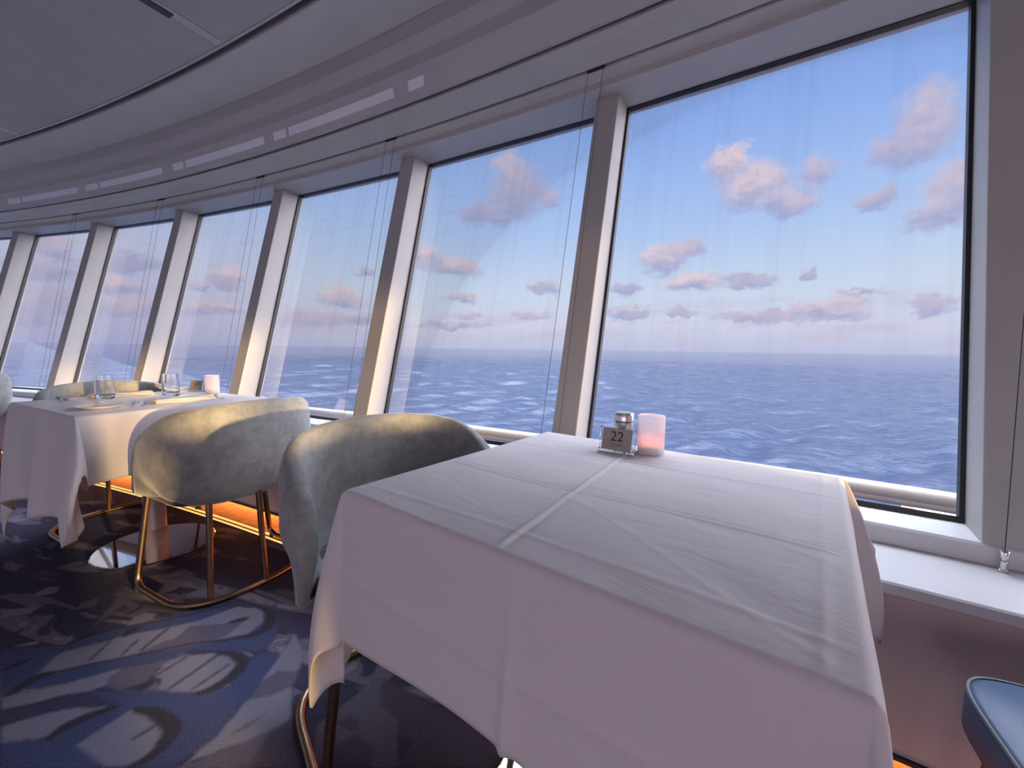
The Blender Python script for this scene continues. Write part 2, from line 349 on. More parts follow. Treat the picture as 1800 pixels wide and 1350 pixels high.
# lower wall, ledge, shelf
struct(sweep('wall_window', [(-.05, -.46), (.13, -.52), (.31, -.535), (.31, -.948), (.29, -.948), (.29, -.56), (.02, -.56), (.02, -1.028), (-.05, -1.028)], M_wall), 'mauve grey lower wall running below the curved window sill', 'wall')
struct(sweep('trim_1', [(-.035, -.4475), (.137, -.452), (.143, -.458), (.146, -.498), (.146, -.52), (-.035, -.52)], M_ledge), 'white ledge at the foot of the slanted windows', 'window ledge')
struct(sweep('trim_2', [(.1465, -.500), (.386, -.500), (.391, -.504), (.391, -.526), (.386, -.530), (.1465, -.530)], M_shelf), 'wide pale shelf along the foot of the windows', 'window shelf')
struct(sweep('trim_3', [(.30, -.948), (.32, -.948), (.32, -.958), (.30, -.958)], M_black), 'dark edge along the bottom of the lower wall', 'skirting edge')
struct(sweep('trim_4', [(.015, -1.0275), (.385, -1.0275), (.385, -1.04), (.015, -1.04)], M_wood), 'plank floor border glowing orange at the foot of the wall', 'floor border')
# header, curtain groove and stepped cove
struct(sweep('trim_5', [(-.46, 1.128), (-.225, 1.134), (-.203, 1.131), (-.200, 1.134), (-.200, 1.158), (-.153, 1.177), (-.153, 1.20), (-.138, 1.20), (-.138, 1.181), (-.045, 1.200), (-.040, 1.203), (-.006, 1.213), (-.006, 1.30), (-.46, 1.30)], M_paint), 'off white header above the slanted windows with a blind groove', 'window header')
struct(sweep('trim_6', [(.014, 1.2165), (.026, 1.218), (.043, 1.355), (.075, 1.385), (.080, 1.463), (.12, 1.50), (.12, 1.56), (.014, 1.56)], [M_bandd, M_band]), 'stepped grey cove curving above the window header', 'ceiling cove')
struct(sweep('trim_7', [(.123, 1.497), (.385, 1.488), (.390, 1.492), (.390, 1.54), (.123, 1.54)], M_band), 'broad pale ceiling band beside the stepped cove', 'ceiling band')
struct(sweep('trim_8', [(.425, 1.494), (.437, 1.493), (.437, 1.54), (.425, 1.54)], M_shelf), 'thin light metal edge of the dark ceiling panels', 'ceiling edge')
# material split on the cove: the step bands alternate in tone
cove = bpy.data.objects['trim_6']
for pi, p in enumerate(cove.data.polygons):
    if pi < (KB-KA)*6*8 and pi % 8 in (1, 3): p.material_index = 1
struct(sweep('trim_9', [(-.60, 1.29), (-.03, 1.29), (-.03, 1.548), (.50, 1.548), (.50, 1.62), (-.60, 1.62)], M_black), 'dark void above the ceiling joints', 'ceiling void')
# ceiling panels with radial joints
jr = [.467+.118*i for i in range(-4, 6)]
def arc_slab(phA, phB, o0, o1, z0, z1, n=16):
    V = []; F = []
    for i in range(n+1):
        ph = phA+(phB-phA)*i/n
        V += [wp_(ph, o0, z0), wp_(ph, o1, z0), wp_(ph, o1, z1), wp_(ph, o0, z1)]
    for i in range(n):
        for j in range(4):
            j2 = (j+1) % 4; F.append((i*4+j, i*4+j2, (i+1)*4+j2, (i+1)*4+j))
    F += [(0, 1, 2, 3), (n*4+3, n*4+2, n*4+1, n*4)]
    return V, F
cb = MB(); edges = [-.10]+jr+[1.6]
for a_, b_ in zip(edges[:-1], edges[1:]):
    for (o0, o1) in ((.4375, 2.2), (2.204, 4.2), (4.204, 9.0)):
        cb.add(*arc_slab(a_+.0016, b_-.0016, o0, o1, 1.498, 1.56))
cb.add(*arc_slab(-.1, 1.6, .44, 9.0, 1.56, 1.62, 40))
struct(cb.build('ceiling', M_ceil, smooth=False), 'dark grey panelled ceiling inboard of the curved bands', 'ceiling')
for i, ph in enumerate(jr):
    struct(mesh('trim_%d' % (10+i), *arc_slab(ph-.0014, ph+.0014, .44, 9.0, 1.4965, 1.52, 2), M_shelf, None, False), 'light grey strip in the joint between ceiling panels', 'ceiling strip')
# long slot diffuser beside the visible joint, and a smaller access seam
V_, F_ = arc_slab(.4652, .4672, .64, 1.15, 1.4915, 1.4965, 2)
slot = mesh('air_slot', V_, F_, M_black, None, False); tag(slot, 'narrow black air slot in the strip between ceiling panels at upper left', 'air vent')
# ------------------------------------------------------------------ windows and mullions
def quadbox(P0, P1):
    return MB().add(list(P0)+list(P1), [(0, 1, 2, 3), (7, 6, 5, 4), (0, 4, 5, 1), (1, 5, 6, 2), (2, 6, 7, 3), (3, 7, 4, 0)])
wn = 0
for k in range(KA, KB):
    wn += 1
    a_, b_ = phik(k), phik(k+1); h = MW/2-.004
    A0 = Vector(wp_(a_, goff(ZG0-.015), ZG0-.015, h)); A1 = Vector(wp_(a_, goff(ZG1+.01), ZG1+.01, h))
    B0 = Vector(wp_(b_, goff(ZG0-.015), ZG0-.015, -h)); B1 = Vector(wp_(b_, goff(ZG1+.01), ZG1+.01, -h))
    org = (A0+B0)/2; ex = (B0-A0).normalized(); ey = ((A1+B1)/2-org).normalized(); nz = ex.cross(ey).normalized()   # nz points outward or inward
    M4 = Matrix(((ex.x, nz.x, ey.x, org.x), (ex.y, nz.y, ey.y, org.y), (ex.z, nz.z, ey.z, org.z), (0, 0, 0, 1)))
    Mi = M4.inverted(); loc = [Mi @ p for p in (A0, B0, B1, A1)]
    Pn = [(p.x, p.y-.004, p.z) for p in loc]; Pf = [(p.x, p.y+.004, p.z) for p in loc]
    w_ = quadbox(Pn, Pf).build('window_%d' % wn, M_pane, None, False, None); w_.matrix_world = M4
    struct(w_, 'slanted sea facing window pane, number %d from the left end' % wn, 'window')
    # black gasket frame, a rectangular loop 13 mm wide
    g = .015; loop = loc
    cx = sum((p.x for p in loop))/4; cz = sum((p.z for p in loop))/4
    inn = []
    xs = [p.x for p in loop]; zs = [p.z for p in loop]
    for p in loop:
        inn.append((p.x+(g if p.x < cx else -g), 0, p.z+((g+.005) if p.z < cz else -(g+.006))))
    V = []; 
    for yy in (-.012, .012):
        V += [(p.x, p.y+yy, p.z) for p in loop]+[(q[0], yy, q[2]) for q in inn]
    F = []
    for i in range(4):
        j = (i+1) % 4
        F += [(i, j, 4+j, 4+i), (8+j, 8+i, 12+i, 12+j), (4+i, 4+j, 12+j, 12+i), (j, i, 8+i, 8+j)]
    mesh('window_frame', V, F, M_black, w_, False)
tn = 20
for k in range(KA, KB+1):
    tn += 1; ph = phik(k); z0, z1 = -.452, 1.134; h = MW/2
    V = []
    for z in (z0, z1):
        go = goff(z)
        for off_, lat in ((go-.03, -h), (go-.03, h), (go+MD, h), (go+MD, -h)):
            V.append(wp_(ph, off_, z, lat))
    o = mesh('trim_%d' % tn, V, [(0, 1, 2, 3), (7, 6, 5, 4), (0, 4, 5, 1), (1, 5, 6, 2), (2, 6, 7, 3), (3, 7, 4, 0)], M_paint, None, False)
    bevel(o, .004, 2)
    struct(o, 'leaning off white mullion between two sea windows, number %d from the left' % (k-KA+1), 'window mullion')
# blind guide wires, one fitting set at every mullion
gw = None
for k in range(0, 8):
    ph = phik(k)
    t_ = (math.cos(ph), -math.sin(ph))
    base = Vector(wp_(ph, .17, -.4995))
    lab = {7: 'single blind guide wire ending in a steel fitting at the right edge', 6: 'blind guide wires in front of the mullion beside the largest window'}.get(k) or \
        'blind guide wires beside the %s mullion left of the largest window' % {5: 'second', 4: 'third', 3: 'fourth', 2: 'fifth', 1: 'sixth', 0: 'seventh'}[k]
    g = empty('blind_guide', lab, 'blind guide', base, -ph, 'blind guide wires along the windows')
    Mi = Matrix.LocRotScale(base, Matrix.Rotation(-ph, 3, 'Z'), None).inverted()
    for dph, dl in ((-.0021, -.0042), (.0012, -.0003 if k < 7 else -.0012))[1 if k == 7 else 0:]:
        top = Mi @ Vector(wp_(ph+dph, -.146, 1.188)); bot = Mi @ Vector(wp_(ph+dl, .17, -.452))
        MB().tube([bot, top], .0009, 6).build('cable', M_foot, g)
        f0 = Mi @ Vector(wp_(ph+dl, .17, -.4995))
        MB().lathe([(.0001, 0), (.0105, 0), (.0105, .004), (.007, .005), (.007, .022), (.0085, .023), (.0085, .025), (.0045, .027), (.0045, .031), (.008, .032), (.0085, .035), (.0085, .047), (.006, .050), (.0001, .051)], 20, f0, False).build('fitting', M_chrome, g)
    tb = Mi @ Vector(wp_(ph-.0004, -.146, 1.182))
    MB().box(tb, (.075, .012, .014)).build('bracket', M_foot, g, False)
# pale glossy strips set in the cove, one long and one short per bay
def on_cove(ph0, ph1, f0, f1):
    o0, z0, o1, z1 = .026, 1.218, .043, 1.355
    V = []; n = 8
    for i in range(n+1):
        ph = ph0+(ph1-ph0)*i/n
        for f in (f0, f1):
            for d in (0.0, .004):
                V.append(wp_(ph, o0+(o1-o0)*f+d, z0+(z1-z0)*f))
    F = []
    for i in range(n):
        a = i*4; b = a+4
        F += [(a, a+2, b+2, b), (a+1, b+1, b+3, a+3), (a, b, b+1, a+1), (a+2, a+3, b+3, b+2)]
    F += [(0, 1, 3, 2), (n*4, n*4+2, n*4+3, n*4+1)]
    return V, F
cc = ('second', 'third', 'fourth', 'fifth', 'sixth', 'seventh', 'eighth')
COVE_STRIPS = [(.2866,.2955,0),(.2975,.3375,1),(.3435,.3515,0),(.3535,.3945,1),(.4013,.4072,0),(.409,.4515,1),(.4563,.462,0),(.4635,.5055,1),(.5105,.5155,0)]
for i, (p0, p1, ln_) in enumerate(COVE_STRIPS):
    V, F = on_cove(p0, p1, .30, .62)
    o = mesh('cove_strip', V, F, M_strip, None, True, 30)
    tag(o, '%s pale glossy strip in the cove, %s of its kind from the left' % ('long' if ln_ else 'short', ('first', 'second', 'third', 'fourth', 'fifth', 'sixth', 'seventh', 'eighth')[sum(1 for c in COVE_STRIPS[:i] if c[2] == ln_)]), 'light cover', 'pale glossy strips along the ceiling cove')
# amber LED lines at the wall foot
l1 = sweep('led_strip', [(.10, -.962), (.13, -.962), (.13, -.957), (.10, -.957)], M_led); tag(l1, 'hidden amber light strip glowing under the lower wall', 'light strip')
l2 = sweep('led_strip', [(.386, -1.0280), (.396, -1.0280), (.396, -1.0235), (.386, -1.0235)], M_led2); tag(l2, 'bright amber line between plank border and carpet, nearer the wall', 'light strip')
l3 = sweep('led_strip', [(.416, -1.0280), (.424, -1.0280), (.424, -1.0235), (.416, -1.0235)], M_led2); tag(l3, 'bright amber line along the very edge of the carpet', 'light strip')
struct(sweep('trim_50', [(.396, -1.0275), (.416, -1.0275), (.416, -1.04), (.396, -1.04)], M_brass), 'metal channel between the two amber light lines', 'floor channel')

# ------------------------------------------------------------------ carpet with its painted-in weave pattern
CPOLY=[('B',[(-1309,965),(-1201,974),(-1181,1006),(-1102,1071),(-1240,1120),(-1155,1127),(-1103,1133),(-911,1121),(-848,1147),(-845,1137),(-851,1223),(-817,1349),(-924,1534),(-1295,1475),(-1140,1290),(-761,1284),(-750,1180),(-754,1099),(-763,988),(-790,947),(-818,905),(-961,903),(-1227,900)]),('B',[(-1432,1122),(-1441,1173),(-1343,1220),(-1210,1270),(-982,1339),(-1117,1262),(-1079,1263),(-1227,1210),(-1337,1149)]),('N',[(-1419,1053),(-1298,1110),(-1240,1120),(-1104,1073),(-1246,1062),(-1357,1003)]),('B',[(-1703,1279),(-1513,1306),(-1482,1354),(-1367,1410),(-1224,1468),(-1115,1530),(-1072,1467),(-1253,1390),(-1372,1352),(-1482,1277),(-1466,1184),(-1449,1137),(-1481,1102)]),('L',[(-1466,1184),(-1490,1255),(-1482,1277),(-1409,1311),(-1372,1352),(-1253,1390),(-1151,1442),(-1075,1471),(-1042,1425),(-1132,1371),(-1187,1308),(-1224,1276),(-1343,1220),(-1429,1193)]),('M',[(-1234,1276),(-1195,1328),(-1137,1378),(-1037,1417),(-982,1339),(-1084,1310),(-1210,1270)]),('L',[(-1475,1097),(-1457,1102),(-1337,1149),(-1227,1210),(-1211,1141),(-1240,1120),(-1298,1110),(-1354,1081),(-1419,1053)]),('M',[(-1206,1136),(-1233,1172),(-1223,1210),(-1151,1235),(-1079,1263),(-1114,1218),(-1107,1185),(-1101,1158),(-1155,1127)]),('L',[(-1102,1179),(-1111,1229),(-1080,1264),(-1002,1278),(-944,1279),(-893,1257),(-873,1221),(-874,1178),(-895,1135),(-924,1121),(-1002,1125),(-1049,1131),(-1066,1166)]),('L',[(-1231,1399),(-1159,1437),(-1073,1524),(-989,1515),(-948,1491),(-918,1436),(-930,1372),(-1016,1344),(-1152,1304),(-1190,1349)]),('M',[(-1173,1329),(-1167,1407),(-1036,1425),(-985,1457),(-1001,1359),(-1018,1342),(-1151,1303)]),('L',[(-1105,959),(-1062,1063),(-993,1050),(-923,1014),(-897,971),(-901,935),(-936,905),(-964,903),(-976,905)]),('L',[(-1357,1003),(-1320,1028),(-1246,1062),(-1108,1073),(-1165,1048),(-1191,1002),(-1205,978),(-1304,962)]),('L',[(-1949,1584),(-1953,1633),(-1907,1644),(-1865,1596),(-1922,1566)]),('L',[(-1957,1482),(-1818,1514),(-1785,1520),(-1813,1464),(-1893,1430)]),('M',[(-1681,1483),(-1701,1544),(-1658,1567),(-1622,1510)]),('M',[(-1507,1378),(-1513,1454),(-1516,1512),(-1553,1612),(-1612,1601),(-1567,1520)]),('L',[(-1681,1299),(-1623,1327),(-1605,1307),(-1664,1293)]),('L',[(-1543,1328),(-1541,1363),(-1516,1322)]),('L',[(-1400,1402),(-1420,1456),(-1390,1481),(-1346,1474),(-1332,1434)]),('L',[(-1452,1577),(-1482,1664),(-1437,1697),(-1399,1636),(-1441,1577)]),('L',[(-1337,1589),(-1298,1658),(-1233,1610),(-1228,1572)]),('L',[(-769,1382),(-685,1286),(-664,1214),(-680,1203),(-727,1208),(-750,1180),(-758,1159),(-761,1284)]),('M',[(-754,1099),(-754,1180),(-722,1208),(-660,1206),(-652,1150),(-698,1115)]),('L',[(-763,988),(-758,1099),(-698,1115),(-652,1150),(-596,1039),(-619,1006),(-676,978),(-773,926),(-798,906),(-783,947)]),('M',[(-741,989),(-689,1046),(-671,1069),(-698,1013)]),('M',[(-798,906),(-676,978),(-596,1039),(-502,910)]),('P',[(-630,908),(-634,994),(-600,1039),(-499,910)]),('M',[(-482,910),(-519,1024),(-410,1186),(-334,1155),(-266,913)]),('P',[(-472,1029),(-444,1054),(-407,1038),(-400,1009),(-446,1013)]),('P',[(-454,962),(-403,997),(-340,964),(-333,912),(-431,910)]),('P',[(-384,1144),(-383,1179),(-285,1132),(-175,1067),(-1,987),(-20,916),(-69,915),(-270,913),(-249,983),(-283,994),(-303,1040),(-367,1089)])]
CSTROKE=[(9,[(-974,1281),(-922,1274),(-870,1245),(-858,1212),(-866,1167),(-895,1131),(-923,1119)]),(9,[(-991,1525),(-937,1498),(-904,1459),(-885,1405),(-908,1369),(-957,1351)]),(10,[(-1053,1065),(-981,1051),(-913,1018),(-890,986),(-890,938),(-918,904)]),(8,[(-1108,1073),(-1158,1041),(-1191,1002),(-1192,973)]),(9,[(-1461,1102),(-1456,1132),(-1452,1168),(-1423,1187)]),(3,[(-1423,1187),(-1346,1222),(-1213,1273),(-1092,1320),(-982,1339),(-1030,1331),(-955,1350)]),(6,[(-1513,1306),(-1482,1354),(-1432,1383)]),(3,[(-1432,1383),(-1367,1410),(-1224,1468),(-1115,1530)]),(8,[(-1103,1133),(-1088,1158)]),(8,[(-1358,1352),(-1353,1392)]),(6,[(-1594,1193),(-1556,1239)]),(6,[(-1039,1429),(-985,1457)]),(3,[(-1419,1053),(-1238,1118)]),(2,[(-1362,1243),(-1381,1331)]),(2,[(-1281,1262),(-1292,1340)]),(2,[(-1235,1282),(-1238,1391)]),(2,[(-1094,1185),(-1063,1260)]),(3,[(-1013,1139),(-987,1209),(-968,1268)]),(2,[(-943,1135),(-904,1227)]),(2,[(-976,978),(-948,1021)]),(6,[(-1800,1448),(-1815,1493),(-1790,1524)]),(5,[(-1458,1463),(-1444,1505),(-1461,1549)])]
COLR = dict(N=(.020, .024, .075), B=(.033, .055, .17), L=(.25, .245, .32), M=(.125, .11, .165), P=(.07, .05, .085), K=(.005, .005, .012))
gx = np.arange(-2.3, .45, .0052); gy = np.arange(.45, 2.1, .0052)
GX, GY = np.meshgrid(gx, gy); pc = np.zeros(GX.shape+(4,)); pc[..., :3] = COLR['N']
def inside(poly):
    P = np.array(poly)/1000; m_ = np.zeros(GX.shape, bool); n = len(P)
    for i in range(n):
        (x0, y0), (x1, y1) = P[i], P[(i+1) % n]
        c = ((y0 > GY) != (y1 > GY)) & (GX < (x1-x0)*(GY-y0)/(y1-y0+1e-12)+x0); m_ ^= c
    return m_
cov = np.zeros(GX.shape)
for key, poly in CPOLY:
    m_ = inside(poly); pc[m_, :3] = COLR[key]; cov[m_] = 1
for wd, pl in CSTROKE:
    P = np.array(pl)/1000; sm = []
    for i in range(len(P)-1):                            # Catmull-Rom smoothing
        p0, p1, p2, p3 = P[max(i-1, 0)], P[i], P[i+1], P[min(i+2, len(P)-1)]
        for t in np.linspace(0, 1, 40): sm.append(.5*((2*p1)+(-p0+p2)*t+(2*p0-5*p1+4*p2-p3)*t*t+(-p0+3*p1-3*p2+p3)*t**3))
    for j, q in enumerate(sm):
        f = j/(len(sm)-1); r = wd*.0022*(.35+.65*math.sin(math.pi*min(1, max(0, f)))) if wd > 4 else max(.0042, wd*.0016)
        m_ = (GX-q[0])**2+(GY-q[1])**2 < r*r; pc[m_, :3] = COLR['K']; cov[m_] = 1
pc[..., 3] = np.where(cov > 0, 1, 0)
for ax in (0, 1): pc = .5*pc+.25*(np.roll(pc, 1, ax)+np.roll(pc, -1, ax))          # soft yarn edges
ny, nx = GX.shape
fl = [(0, 0, 0)]*0
V = [(GX[j, i], GY[j, i], 0) for j in range(ny) for i in range(nx)]
F = [(j*nx+i, j*nx+i+1, (j+1)*nx+i+1, (j+1)*nx+i) for j in range(ny-1) for i in range(nx-1)]
cA = pc.reshape(-1, 4).tolist()
# surrounding carpet: from the patch out to the plank border and inboard; kept just outside the patch
x0, x1, y0, y1 = float(gx[0]), float(gx[-1]), float(gy[0]), float(gy[-1])
def addpoly(pts):
    b = len(V); V.extend([(x, y, 0) for x, y in pts]); cA.extend([[.02, .03, .08, 0]]*len(pts)); F.append(tuple(range(b, b+len(pts))))
# polar grid clipped against the patch is overkill: use strips on each side of the patch
rin = RR-.424
def yrim(x): return CC[1]+math.sqrt(max(0, rin**2-(x-CC[0])**2))
xs_ = list(np.linspace(-16, x0, 60))+list(np.linspace(x0, x1, 24))[1:]+list(np.linspace(x1, 9.2, 90))[1:]
for a_, b_ in zip(xs_[:-1], xs_[1:]):
    ya, yb = yrim(a_), yrim(b_)
    mid = (a_+b_)/2
    if x0 < mid < x1:
        lo = y1
        if max(ya, yb) > y1: addpoly([(a_, y1), (b_, y1), (b_, max(yb, y1)), (a_, max(ya, y1))])
        if ya > y0: addpoly([(a_, -9), (b_, -9), (b_, y0), (a_, y0)])
    else: addpoly([(a_, -9), (b_, -9), (b_, max(yb, -8.9)), (a_, max(ya, -8.9))])
# keep only patch faces inside the rim
F = [f for f in F if len(f) != 4 or f[0] >= nx*ny or all((V[i][0]-CC[0])**2+(V[i][1]-CC[1])**2 < (rin+.003)**2 for i in f)]
flo = mesh('floor', V, F, M_carpet, None, False)
at = flo.data.color_attributes.new('pattern', 'FLOAT_COLOR', 'POINT'); at.data.foreach_set('color', np.array(cA, dtype=np.float32).ravel())
struct(flo, 'navy carpet with grey feather shapes and black brush strokes', 'floor')
sub = sweep('trim_51', [(-.04, -1.031), (13, -1.031), (13, -1.07), (-.04, -1.07)], M_foot); struct(sub, 'solid deck under the carpet', 'deck')

def at_(u, v): a_ = uvdir(u, v); return (a_[0]-.31190883, a_[1]+.76870209, 0)
# unseen block added to shade the low sun, right of and behind the viewer
q0 = [uvdir(a_, b_) for a_, b_ in ((3.0, -.385), (3.6, -.385), (3.6, -1.9), (3.0, -1.9))]
cl_ = MB().add([(x-.31190883, y+.76870209, z) for z in (0, 2.53) for x, y in q0], [(3, 2, 1, 0), (4, 5, 6, 7), (0, 1, 5, 4), (1, 2, 6, 5), (2, 3, 7, 6), (3, 0, 4, 7)]).build('sun_blocker_right', M_wall, None, False)
struct(cl_, 'added unseen block to the right, shading the low sun', 'wall')
sb = empty('sun_blocker_low', 'added waist high unseen block, shading the front table from the low sun', 'sun_blocker_low', at_(2.60, .22), UA)  # added box, unseen, keeps the low sun off the front table
bevel(MB().box((0, 0, .50), (.42, .74, .92)).build('body', M_wall, sb, False), .006)
bevel(MB().box((0, 0, .98), (.46, .78, .04)).build('top', M_shelf, sb, False), .004)
MB().box((0, 0, .02), (.36, .66, .04)).build('plinth', M_foot, sb, False)


# ------------------------------------------------------------------ outside: sea, handrail, hull part
def sea():
    rng = np.random.RandomState(4); NR, NA = 620, 560
    r = np.concatenate([np.geomspace(13, 1400, NR-12), np.geomspace(1700, 30000, 12)])
    az_ = np.radians(np.linspace(-92, 92, NA)); Rg, Ag = np.meshgrid(r, az_, indexing='ij'); X = Rg*np.sin(Ag); Y = Rg*np.cos(Ag); Z = np.zeros_like(X)
    dr = np.gradient(r)[:, None]
    for i in range(70):
        lam = 1.6*(1.075**i) if i < 36 else rng.uniform(1.5, 26); th = 2.25+rng.normal()*.55; k_ = 2*math.pi/lam
        fade = np.clip((lam/(dr*3.0)-1), 0, 1)
        phs = k_*(X*math.cos(th)+Y*math.sin(th))+rng.uniform(0, 6.28)
        A = .0085*lam*(1 if lam < 9 else .75)
        Z += A*fade*(1-2*np.abs(np.sin(phs/2))**1.3)*.9
    V = np.stack([X, Y, Z-15.5+EYE], -1).reshape(-1, 3)
    idx = np.arange(NR*NA).reshape(NR, NA)
    F = np.stack([idx[:-1, :-1], idx[:-1, 1:], idx[1:, 1:], idx[1:, :-1]], -1).reshape(-1, 4)
    me = bpy.data.meshes.new('sea'); me.from_pydata(V.tolist(), [], F.tolist()); me.polygons.foreach_set('use_smooth', [True]*len(me.polygons))
    m_, t, out = mat('open_water'); b = t.new('ShaderNodeBsdfPrincipled'); t.l.new(b.outputs[0], out.inputs[0])
    tc = t.new('ShaderNodeTexCoord').outputs['Object']
    b.inputs['Base Color'].default_value = (.009, .014, .030, 1); b.inputs['Roughness'].default_value = .12; b.inputs['IOR'].default_value = 1.333; b.inputs['Specular IOR Level'].default_value = .20
    bn = t.new('ShaderNodeBump'); bn.inputs['Strength'].default_value = 1; bn.inputs['Distance'].default_value = .30
    st2 = t.v('MULTIPLY', tc, (.8, 1.2, 1))
    h1 = t.noise(st2, .55, 8, .62, .5); h2 = t.noise(st2, .09, 6, .6, .4)
    t.put(bn.inputs['Height'], t.m('ADD', t.m('MULTIPLY', h1, 1.0), t.m('MULTIPLY', h2, 3.0))); t.l.new(bn.outputs[0], b.inputs['Normal'])
    me.materials.append(m_); o = bpy.data.objects.new('sea', me); COL.objects.link(o)
    tag(o, 'choppy blue sea stretching to the horizon', 'sea', kind='stuff')
sea()
rail = empty('handrail', 'grey outer handrail curving outside below the windows', 'railing', wp_(phik(6), -.75, -1.2))
Ri = Matrix.Translation(rail.location).inverted()
pts = [Ri @ Vector(wp_(phik(k/4), -.78, -.592)) for k in range(KA*4, KB*4)]
MB().tube(pts, .034, 14).build('top_rail', M_rail, rail)
pts = [Ri @ Vector(wp_(phik(k/4), -.775, -.622)) for k in range(KA*4, KB*4)]
MB().tube(pts, .022, 12).build('lower_rail', M_rail, rail)
for k in range(KA, KB, 2):
    c0 = Ri @ Vector(wp_(phik(k+.5), -.775, -.65)); c1 = Ri @ Vector(wp_(phik(k+.5), -.775, -1.6))
    MB().tube([c0, c1], .018, 10).build('post', M_rail, rail)
dk = mesh('hull_box', *arc_slab(.6225, .72, -1.95, -1.60, -1.30, -.90, 8), M_peach, None, False); bevel(dk, .02, 3); tag(dk, 'peach coloured hull box outside, low in the rightmost window', 'ship part')
# ------------------------------------------------------------------ furniture
O2 = np.array([-.31190883, .76870209])          # floor point under the front table's inner left corner
UV = np.array([math.cos(UA), math.sin(UA)]); VV = np.array([-UV[1], UV[0]])
def at(u, v, z=0): q = O2+u*UV+v*VV; return (float(q[0]), float(q[1]), z)
TH = EYE-.278                                   # table top height, 0.75 m
D2R = math.pi/180

def shell_mesh(FY=.13):
    """curved tub shell; chair faces +y, base on z = 0"""
    HW, RY, TK = .318, -.285, .062
    NA, K = 72, 22
    # plan curve: straight arm, superelliptic rear, straight arm
    def plan(s):                                 # s in [-1,1]
        a = abs(s); sg = 1 if s >= 0 else -1
        if a > .74:
            f = (a-.74)/.26; return Vector((sg*(HW-.012*f), -.01+(FY+.01)*f, 0))
        q = a/.74*math.pi/2; n = 2.5
        return Vector((sg*HW*math.sin(q)**(2/n), -.01-(abs(RY)-.01)*math.cos(q)**(2/n), 0))
    S = np.linspace(-1, 1, 400); P = [plan(s) for s in S]; L = [0]
    for _ in range(160): P = [P[0]]+[(P[i-1]+P[i]*2+P[i+1])*.25 for i in range(1, 399)]+[P[-1]]
    for i in range(399): L.append(L[-1]+(P[i+1]-P[i]).length)
    tot = L[-1]; V = []; F = []
    st = [-math.cos(math.pi*i/NA) *.25 + (-1+2*i/NA)*.75 for i in range(NA+1)]
    for i in range(NA+1):
        d = (st[i]+1)/2*tot; j = min(398, max(0, int(np.searchsorted(L, d))-1)); f = (d-L[j])/(L[j+1]-L[j]+1e-9)
        p = P[j].lerp(P[j+1], f); tg = (P[min(j+3, 399)]-P[max(j-3, 0)]).normalized(); nrm = Vector((tg.y, -tg.x, 0))     # outward
        x = abs(2*d/tot-1)                       # 0 rear, 1 arm end
        ztop = .805-.022*(x/.45)**2*min(1, 1) if x < .45 else .805-.022-.10*((x-.45)/.40)**1.5 if x < .85 else None
        if ztop is None:
            z85 = .805-.022-.10; q = (x-.85)/.15; ztop = z85-.235*(1-math.sqrt(max(0, 1-q**2)))
        zbot = .385+.010*x*x+(.02*((x-.8)/.2)**2 if x > .8 else 0)
        tk = TK*(1 if x < .8 else 1-.25*((x-.8)/.2)**2)
        e = max(.0, min(1, (1-x)/.02)); tk *= (.35+.65*math.sqrt(e)); 
        H = ztop-zbot
        for k in range(K):
            a = 2*math.pi*k/K
            cx_, cz = math.cos(a), math.sin(a); n = 5.0
            px = abs(cx_)**(2/2.2)*(1 if cx_ > 0 else -1); pz = abs(cz)**(2/7.)*(1 if cz > 0 else -1)
            h = (pz+1)/2; z = zbot+h*H
            # the shell bellies out at mid height and tucks under at the foot; the top leans a little outward
            prof = -.080*(1-h)**3.4 - .006*h + .012*math.sin(math.pi*h)
            off_ = -tk/2+px*tk/2+prof
            back = .12*(1-h)**1.3*max(0, (x-.62)/.38)**1.4          # the arm's front edge rakes back towards the foot
            V.append(p+nrm*off_+Vector((0, -back, z)))
    for i in range(NA):
        for k in range(K):
            k2 = (k+1) % K; F.append((i*K+k, (i+1)*K+k, (i+1)*K+k2, i*K+k2))
    for base, rev in ((0, False), (NA*K, True)):
        idx = list(range(base, base+K)); c = sum((V[i] for i in idx), Vector())/K; V.append(c+Vector((0, .006, 0))); ci = len(V)-1
        for k in range(K):
            a, b = idx[k], idx[(k+1) % K]; F.append((ci, b, a) if rev else (ci, a, b))
    return V, F
def superell(hw, y0, y1, n=4., m_=64):
    cy = (y0+y1)/2; hy = (y1-y0)/2; out = []
    for i in range(m_):
        a = 2*math.pi*i/m_; c, s = math.cos(a), math.sin(a)
        out.append((hw*abs(c)**(2/n)*(1 if c > 0 else -1), cy+hy*abs(s)**(2/n)*(1 if s > 0 else -1)))
    return out
def cushion(hw, y0, y1, z0, z1, mt, name, parent, n=5., dome=.012):
    rings = [(.80, z0), (.97, z0+.004), (1., z0+.014), (1., z1-.016), (.985, z1-.006), (.95, z1), (.6, z1+dome*.7), (.2, z1+dome)]
    P = superell(hw, y0, y1, n, 72); cy = (y0+y1)/2; V = []; F = []; m_ = len(P)
    for s, z in rings: V += [(x*s, cy+(y-cy)*s, z) for x, y in P]
    for j in range(len(rings)-1):
        for i in range(m_):
            i2 = (i+1) % m_; F.append((j*m_+i, j*m_+i2, (j+1)*m_+i2, (j+1)*m_+i))
    F.append(tuple(range(m_-1, -1, -1))); F.append(tuple((len(rings)-1)*m_+i for i in range(m_)))
    return mesh(name, V, F, mt, parent, True, 50)
